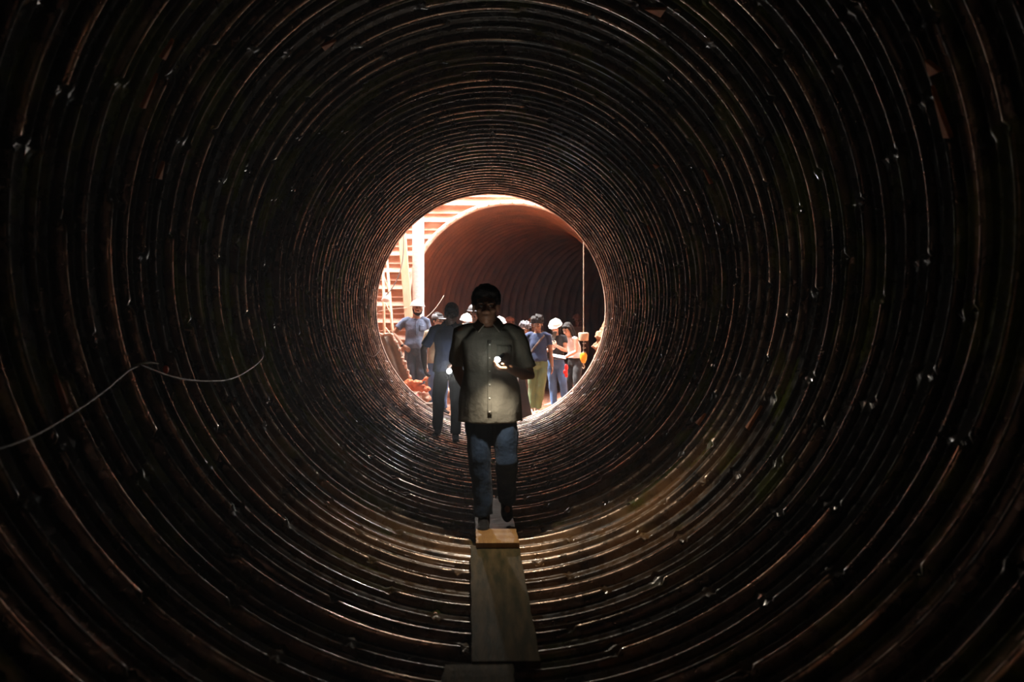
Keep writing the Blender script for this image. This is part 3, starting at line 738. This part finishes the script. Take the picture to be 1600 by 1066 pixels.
b = Blob(); b.tube([p9['pel']+V((-.168, 0, .055)), p9['pel']+V((-.10, -.115, .055)), p9['pel']+V((.10, -.115, .055)), p9['pel']+V((.168, 0, .055))], .014, flat=.5, n=8); b.build('belt', 'brown_leather', p9['root'])
p10 = person(dict(loc=cl(.12, 896, 17.0), h=1.60, skin='light', hair='long', top='white_cloth', pants='black_cloth', hem=.12, sleeve=0, seed=15, fem=True, rz=-.9,
    label='woman with dark shoulder-length hair in a white sleeveless top and black trousers, bending forward', look=(.0, .55, 0),
    pelvis=(0, .06, .93), chest=(0, .0, 1.25), neck=(0, -.09, 1.44), head=(.0, -.165, 1.58),
    elbow_r=(-.20, -.12, 1.13), wrist_r=(-.10, -.36, 1.02), hand_r=((.2, -.9, .0), (.1, 0, 1)), elbow_l=(.20, -.12, 1.13), wrist_l=(.12, -.34, 1.02), hand_l=((-.2, -.9, .05), (0, 0, 1))))
# sheet of paper and phone
pr = p10['root'].matrix_basis
def world(info, p): 
    R = Matrix.Rotation(info['root'].rotation_euler.z, 3, 'Z'); return info['root'].location + R @ V(p)
c = at(873, 557, 16.2)
b = Blob(); b.box((0, 0, 0), (.24, .20, .006), Euler((math.radians(14), math.radians(10), .1)).to_matrix()); o = b.build('clipboard', 'white', bevel=.002); o.location = c
tag(o, 'white sheet held level between the two women at the right', 'clipboard')
c = at(866, 524, 16.18)
b = Blob(); b.box((0, 0, 0), (.075, .01, .15), Euler((math.radians(30), 0, math.radians(20))).to_matrix()); o = b.build('phone', 'black', bevel=.003); o.location = c
b = Blob(); b.box((0, .007, 0), (.065, .002, .135), Euler((math.radians(30), 0, math.radians(20))).to_matrix()); b.build('phone_case', 'grey_cloth', o)
tag(o, 'dark phone in the hands of the woman in the white hard hat', 'phone')
# dusty workers inside the far tunnel
for (px, py, d, lb, hm) in ((797, 489, 20.3, 'dim worker in the far tunnel, leftmost of the three there', 'brown_helmet'),
                        (834, 486, 20.6, 'dim worker in the far tunnel behind the person with greying curly hair', 'brown_helmet'),
                        (903, 493, 23.0, 'dim worker in the far tunnel above the woman in the white top', 'brown_helmet')):
    person(dict(loc=V((CX+(px-762)/FPX*d, d, .12)), h=1.72 if d < 22 else 1.84, vox=.014, face=False, skin='brown', hair=None, helmet=hm, top='dusty_brown_cloth', pants='dusty_brown_cloth', seed=20+px, label=lb))

# ================================================================== THINGS IN THE SHAFT
# ribbed ventilation duct
def duct():
    root = empty('ventilation_duct', (0, 0, 0), 'pale ribbed ventilation duct rising behind the man in the white hard hat', 'duct')
    x0 = at(654, 400, 17.35); b = Blob(); secs = []; z = .15
    r = .108
    while z < SZ:
        c = V((x0.x, 17.35, z)); u = (z*36) % 1
        secs.append((c, r+.007*(.5+.5*math.cos(2*PI*u)), r+.007*(.5+.5*math.cos(2*PI*u)), None)); z += .00694
    b.loft(secs, 28); b.build('ribbed_hose', 'duct', root)
    for zz in (.6, 5.6):
        b = Blob(); b.loft([(V((x0.x, 17.35, zz)), r+.02, r+.02, None), (V((x0.x, 17.35, zz+.05)), r+.02, r+.02, None)], 28); b.build('hose_clamp', 'steel', root)
duct()
def bar(name, a, c, w, t, m, label, cat='timber'):
    b = Blob(); a = V(a); c = V(c); d = (c-a); L = d.length; d.normalize(); x = (V((1, 0, 0))-d*d.x).normalized(); y = d.cross(x)
    b.box(((c-a)/2), (w, t, L), Matrix((x, y, d)).transposed()); o = b.build(name, m, shade=False, bevel=.006); o.location = a; return tag(o, label, cat)
bar('timber_post', at(650, 640, 17.2), at(626, 330, 17.2), .15, .06, 'timber', 'broad pale timber post leaning beside the ribbed duct')
# ladder left: two thin rails with rungs
lad = empty('ladder', (0, 0, 0), 'slim wooden ladder leaning on the corrugated wall at the far left', 'ladder')
a0, a1 = at(622, 620, 16.9), at(604, 390, 17.4); b0, b1 = at(603, 620, 16.9), at(598, 350, 17.4)
for (p, q_) in ((a0, a1), (b0, b1)):
    b = Blob(); b.tube([p, q_], .026, caps=(False, False)); b.build('rail', 'timber', lad)
for t in (.1, .25, .4, .55, .7, .85):
    b = Blob(); b.tube([lerp(b0, b1, t), lerp(a0, a1, t)], .014); b.build('rung', 'timber', lad)
# white lamp fitting and the thin cables on the left wall
b = Blob(); b.ell((0, 0, 0), (.075, .06, .075)); b.box((.0, 0, .085), (.05, .05, .05)); b.box((-.05, .0, -.03), (.08, .06, .05)); o = b.build('work_lamp', 'white_plastic', voxel=.012); o.location = at(604, 467, 17.06)
tag(o, 'small white lamp fitting hanging beside the ladder', 'lamp')
def cable(name, pts, r, m, label, cat='cable'):
    b = Blob(); b.tube(pts, r, n=8); return tag(b.build(name, m), label, cat)
cable('hanging_cord', bez(at(604, 462, 16.7), at(630, 360, 16.9), (.12, 0, -.1))+bez(at(630, 360, 16.9), at(632, 200, 17), (0, 0, 0), 3)[1:], .009, 'cable', 'thin dark cord looping across the corrugated wall at left')
cable('string', bez(at(592, 487, 17.0), at(656, 482, 17.25), (0, 0, .03)), .005, 'rope', 'pale string stretched level left of the white hard hat')
cable('wire', bez(at(660, 500, 17), at(694, 462, 17.4), (0, 0, -.06)), .0045, 'rope', 'thin wire rising from behind the duct into the far tunnel')
# steel segment leaning at the left, its outer edge dusted with mud
def segment():
    root = empty('liner_segment', at(625, 600, 15.9), 'curved grey-brown lining segment leaning against the left rim of the opening', 'lining plate'); org = root.location.copy()
    spine_ = [at(597, 526, 15.75), at(608, 548, 15.72), at(618, 574, 15.7), at(628, 606, 15.68)]
    pts = []
    for i in range(25):
        t = i/24*3; j = min(int(t), 2); pts.append(lerp(spine_[j], spine_[j+1], t-j))
    b = Blob(); n = len(pts)
    prof = [(-.20, 0), (-.185, -.05), (-.165, -.05), (-.15, 0), (-.06, .015), (-.03, -.02), (.03, -.02), (.06, .015), (.13, 0), (.145, -.06), (.19, -.06), (.20, 0)]
    vs = []; m_ = len(prof)
    for i, p in enumerate(pts):
        t = (pts[min(i+1, n-1)]-pts[max(i-1, 0)]).normalized(); x = V((.96, .28, 0)); x = (x - t*x.dot(t)).normalized(); y = t.cross(x)
        if y.y > 0: y = -y
        vs += [p - org + x*u*1.0 + y*(-w) for u, w in prof] + [p - org + x*u - y*(w) - y*.02 for u, w in prof]
    fs = []; M2 = 2*m_
    for i in range(n-1):
        for j in range(m_-1):
            a = i*M2+j; fs.append((a, a+1, a+1+M2, a+M2)); a2 = a+m_; fs.append((a2, a2+M2, a2+1+M2, a2+1))
        a = i*M2; fs.append((a, a+M2, a+m_+M2, a+m_)); a = i*M2+m_-1; fs.append((a, a+m_, a+m_+M2, a+M2))
    for i in (0, n-1):
        for j in range(m_-1): fs.append((i*M2+j, i*M2+j+1, i*M2+m_+j+1, i*M2+m_+j))
    b.add(vs, fs); b.build('curved_plate', 'segment', root)
    b = Blob(); rg = random.Random(5)
    for i in range(26):
        t = rg.random()*24; p = pts[int(t)]; b.ell(p-org+V((.19+rg.uniform(-.015, .02), -.03, rg.uniform(-.02, .02))), (rg.uniform(.015, .035), .025, rg.uniform(.02, .05)), None, 8, 6)
    for i in range(14): b.ell(pts[0]-org+V((rg.uniform(-.2, .2), -.02, .02+rg.uniform(-.02, .03))), (rg.uniform(.02, .05), .03, rg.uniform(.015, .03)), None, 8, 6)
    b.build('mud_crust', 'pale_mud', root, voxel=.012, disp=.01, dscale=.03)
segment()
# orange cloth bundle, white hose lengths, wooden blocks at lower left of the rim
def lump(name, c, r, m, label, cat, seed, n=9, dis=.03, vox=.013):
    b = Blob(); rg = random.Random(seed)
    for i in range(n):
        b.ell(V((rg.uniform(-.6, .6)*r[0], rg.uniform(-.6, .6)*r[1], rg.uniform(-.5, .5)*r[2]+r[2]*.5)), (r[0]*rg.uniform(.4, .7), r[1]*rg.uniform(.4, .7), r[2]*rg.uniform(.3, .5)), rotm(rg.random()*3, rg.uniform(-.5, .5)))
    o = b.build(name, m, voxel=vox, smooth=1, disp=dis, dscale=.06, dseed=seed); o.location = c; return tag(o, label, cat)
def sack():
    b = Blob(); rg = random.Random(4)
    # slumped cloth: a fan of creased folds from a gathered neck
    for a in range(9):
        t = a/8; e = V((-.20+.42*t, -.03-.07*math.sin(PI*t), .02+.15*math.sin(PI*t*.9+.5)*rg.uniform(.6, 1.1)))
        b.tube([V((-.16, 0, .01)), lerp(V((-.16, 0, .01)), e, .5)+V((0, -.03, .03)), e], [.02, .055, .03], flat=.55, side=(0, 1, .3))
    b.tube([V((-.12, 0, .0)), V((.2, .0, -.02))], [.05, .08], flat=.6); b.tube([V((.05, -.02, .08)), V((.24, -.03, .19))], [.05, .02], flat=.5)
    o = b.build('orange_sack', 'orange_cloth', voxel=.011, smooth=1, disp=.03, dscale=.05, dseed=2); o.location = at(648, 606, 15.62)
    tag(o, 'crumpled orange sack below the knees of the man in the white hard hat', 'sack')
sack()
lump('clay_heap', at(655, 622, 15.85), (.24, .2, .14), 'pale_mud', 'heap of pale mud under the orange sack', 'mud', 8)
lump('clay_lump', at(845, 650, 15.55), (.22, .12, .07), 'clay', 'wet orange clay lump at the feet of the person in olive trousers', 'mud', 12)
for i, (p, q_, lb) in enumerate(((at(628, 596, 15.5), at(664, 632, 15.5), 'white hose along the left lower rim, uppermost of three'), (at(624, 600, 15.48), at(660, 636, 15.46), 'white hose along the left lower rim, middle of three'), (at(620, 598, 15.45), at(652, 638, 15.42), 'white hose along the left lower rim, lowest of three'))):
    cable('hose', bez(p, q_, (.01*i, 0, -.02-.01*i)), .020-.004*i, 'white_plastic' if i != 1 else 'pale_mud', lb, 'hose')
b = Blob(); b.ell((0, 0, 0), (.05, .05, .035)); o = b.build('red_cap', 'red', disp=.01, dscale=.03); o.location = at(651, 619, 15.42); tag(o, 'small red cap lying on the hoses', 'cloth')  # the red cap lying on the white hoses
for i in range(3):
    b = Blob(); b.box((0, 0, 0), (.17, .3, .04), rotm(.1-.15*i)); o = b.build('wood_block', 'segment', shade=False, bevel=.004); o.location = at(668, 640-4.2*i, 15.12)
    tag(o, ('lowest', 'middle', 'topmost')[i]+' of the three wood blocks stacked at the lower left rim', 'wood block')
# dark brown board by the walking man, striped bag
o = (lambda b: (b.add(*prism([at(812, 584, 15.2), at(818, 580, 15.2), at(833, 657, 15.2), at(800, 662, 15.2)], .04)), b.build('dark_board', 'brown_board', shade=False, bevel=.004))[1])(Blob())
tag(o, 'dark brown tapering board standing right of the man in the cream shirt', 'board')
b = Blob(); b.tube([V((0, 0, 0)), V((.012, 0, -.16)), V((.03, 0, -.36)), V((.035, 0, -.42))], [.055, .065, .05, .015], flat=.35, side=(1, 0, 0)); bag = b.build('striped_bag', 'white_cloth', voxel=.01, disp=.01, dscale=.05); bag.location = at(811, 580, 15.27)
tag(bag, 'white and pink striped cloth bag hanging right of the cream shirt', 'bag')
for i in range(6):
    b = Blob(); zz = -.12-.045*i; b.tube([V((-.04+.05+.01*i*.5, -.028, zz)), V((.068+.004*i, -.024, zz-.008))], .013, flat=.5, n=8); b.build('pink_stripe', 'pink_cloth', bag)
# red gloves at the woman's side
b = Blob(); b.ell((0, 0, 0), (.035, .03, .06)); b.ell((-.012, 0, -.085), (.042, .03, .05)); b.ell((0, 0, -.15), (.036, .03, .04)); o = b.build('red_gloves', 'red', voxel=.01, disp=.012, dscale=.04); o.location = at(885, 574, 16.3); tag(o, 'bright red rolled gloves hanging between the two women', 'gloves')
# hanging hoist line
def hoist():
    d = 16.1; top = at(912, 300, d); top.z = SZ+.2; c = at(912, 526, d)
    root = empty('hoist_line', c, 'thin hoist line with tan counterweight and yellow hook at the right of the opening', 'hoist')
    L = lambda p: V(p)-c
    b = Blob(); b.tube([L(c), L(top)], .007, n=8); b.build('rope', 'rope', root)
    b = Blob(); b.loft([(V((0, 0, -.075)), .075, .075, None), (V((0, 0, -.065)), .086, .086, None), (V((0, 0, .055)), .092, .092, None), (V((0, 0, .07)), .08, .08, None)], 24); b.build('counterweight', 'block', root, bevel=.004)
    b = Blob(); b.tube([V((0, 0, -.07)), V((0, 0, -.30))], .011, n=8)
    for z in (-.12, -.2, -.28): b.ell((0.012, 0, z), (.035, .02, .013))
    b.build('chain', 'steel', root)
    h = Blob(); h.loft([(V((0, 0, -.29)), .045, .04, None), (V((0, 0, -.33)), .065, .05, None), (V((0, 0, -.40)), .06, .05, None), (V((0, 0, -.47)), .032, .03, None)], 20); ho = h.build('hook_block', 'yellow', root, bevel=.006)
    b = Blob(); b.tube([V((0, 0, -.46)), V((.0, 0, -.50)), V((.022, 0, -.54)), V((0, 0, -.57)), V((-.022, 0, -.545))], [.012, .012, .010, .009, .006], n=8); b.build('hook', 'rope', ho)
hoist()
# torn earth edge at the right of the opening
def torn():
    b = Blob(); rg = random.Random(11)
    left = [(502, 946), (512, 942), (520, 936), (526, 931), (531, 935), (537, 933), (542, 926), (547, 931), (556, 932), (565, 929), (574, 930), (584, 924), (594, 916)]
    for (ya, xa), (yb, xb) in zip(left, left[1:]):
        for j in range(5):
            t = j/5; py = ya+(yb-ya)*t; px = xa+(xb-xa)*t+rg.uniform(-1, 1); xr = 769+math.sqrt(184**2-(py-484)**2)
            b.tube([at(px, py, 15.24), at((px+xr)/2, py+1, 15.20), at(xr-1, py+2, 15.17)], [.018, .035, .045], n=8)
    o = b.build('clay_crust', 'clay', voxel=.012, smooth=1, disp=.035, dscale=.05); tag(o, 'ragged orange clay crust clinging to the right rim of the opening', 'clay')
torn()

# ================================================================== WIRES IN THE NEAR TUNNEL
def wallpt(px, py, off=.03):
    dx, dz = (px-762)/FPX, -(py-522)/FPX
    A = dx*dx+dz*dz; B = 2*(CX*dx + (CZ-R1)*dz); Cc = CX**2 + (CZ-R1)**2 - (R1-off)**2
    return at(px, py, (-B + math.sqrt(B*B-4*A*Cc))/(2*A))
pts = [wallpt(*p) for p in ((-40, 715), (0, 702), (60, 680), (120, 645), (170, 610), (205, 580), (225, 570))]
pts2 = [wallpt(*p, .04) for p in ((225, 570), (258, 583), (290, 592), (325, 595), (358, 593), (385, 582), (412, 560), (410, 545))]
def smooth_path(p):
    out = []
    for i in range(len(p)-1):
        p0 = p[max(i-1, 0)]; p1_, p2_ = p[i], p[i+1]; p3_ = p[min(i+2, len(p)-1)]
        for j in range(6):
            t = j/6; out.append(.5*((2*p1_)+(p2_-p0)*t+(2*p0-5*p1_+4*p2_-p3_)*t*t+(3*p1_-p0-3*p2_+p3_)*t**3))
    return out+[p[-1]]
cb = empty('cable', pts[0], 'thin grey cable sagging along the left side of the near tunnel', 'cable'); org = V(pts[0])
b = Blob(); b.tube([x-org for x in smooth_path(pts)], .005, n=8); b.build('cable_run', 'cable', cb)
b = Blob(); b.tube([x-org for x in smooth_path(pts2)], .005, n=8); b.build('cable_run', 'cable', cb)
b = Blob(); b.tube([wallpt(213, 570, .05)-org, wallpt(235, 566, .06)-org, wallpt(252, 568, .05)-org], [.006, .016, .006], flat=.4); b.build('tape_wrap', 'olive', cb)['label'] = 'olive tape where the cable is tied up'
b = Blob(); b.ell(wallpt(264, 577, .04)-org, (.015, .015, .022)); b.build('clip', 'orange_tag', cb)['label'] = 'small orange clip on the cable'
cable('loose_wire', smooth_path([wallpt(*p, .05) for p in ((555, 520), (567, 540), (574, 552), (585, 557), (594, 548))]), .006, 'cable', 'short loop of wire hanging at the left rim of the opening', 'wire')

# ================================================================== HAZE VOLUME of the near tunnel, added for the torch glow
def haze():
    m = bpy.data.materials.new('glow_haze'); m.use_nodes = True; n = m.node_tree.nodes; l = m.node_tree.links
    n.remove(n['Principled BSDF']); v = n.new('ShaderNodeVolumeScatter'); v.inputs['Density'].default_value = HAZE; v.inputs['Anisotropy'].default_value = .55
    v.inputs['Color'].default_value = (.85, .92, 1, 1)
    l.new(v.outputs[0], n['Material Output'].inputs['Volume'])
    b = Blob(); b.box((0, 6.6, 1.9), (4.6, 17.4, 4.6)); me = b.build('glow_haze', m, shade=False); struct(me); me['label'] = 'thin haze filling the near tunnel, added for the torch glow'
    me.display_type = 'WIRE'
haze()
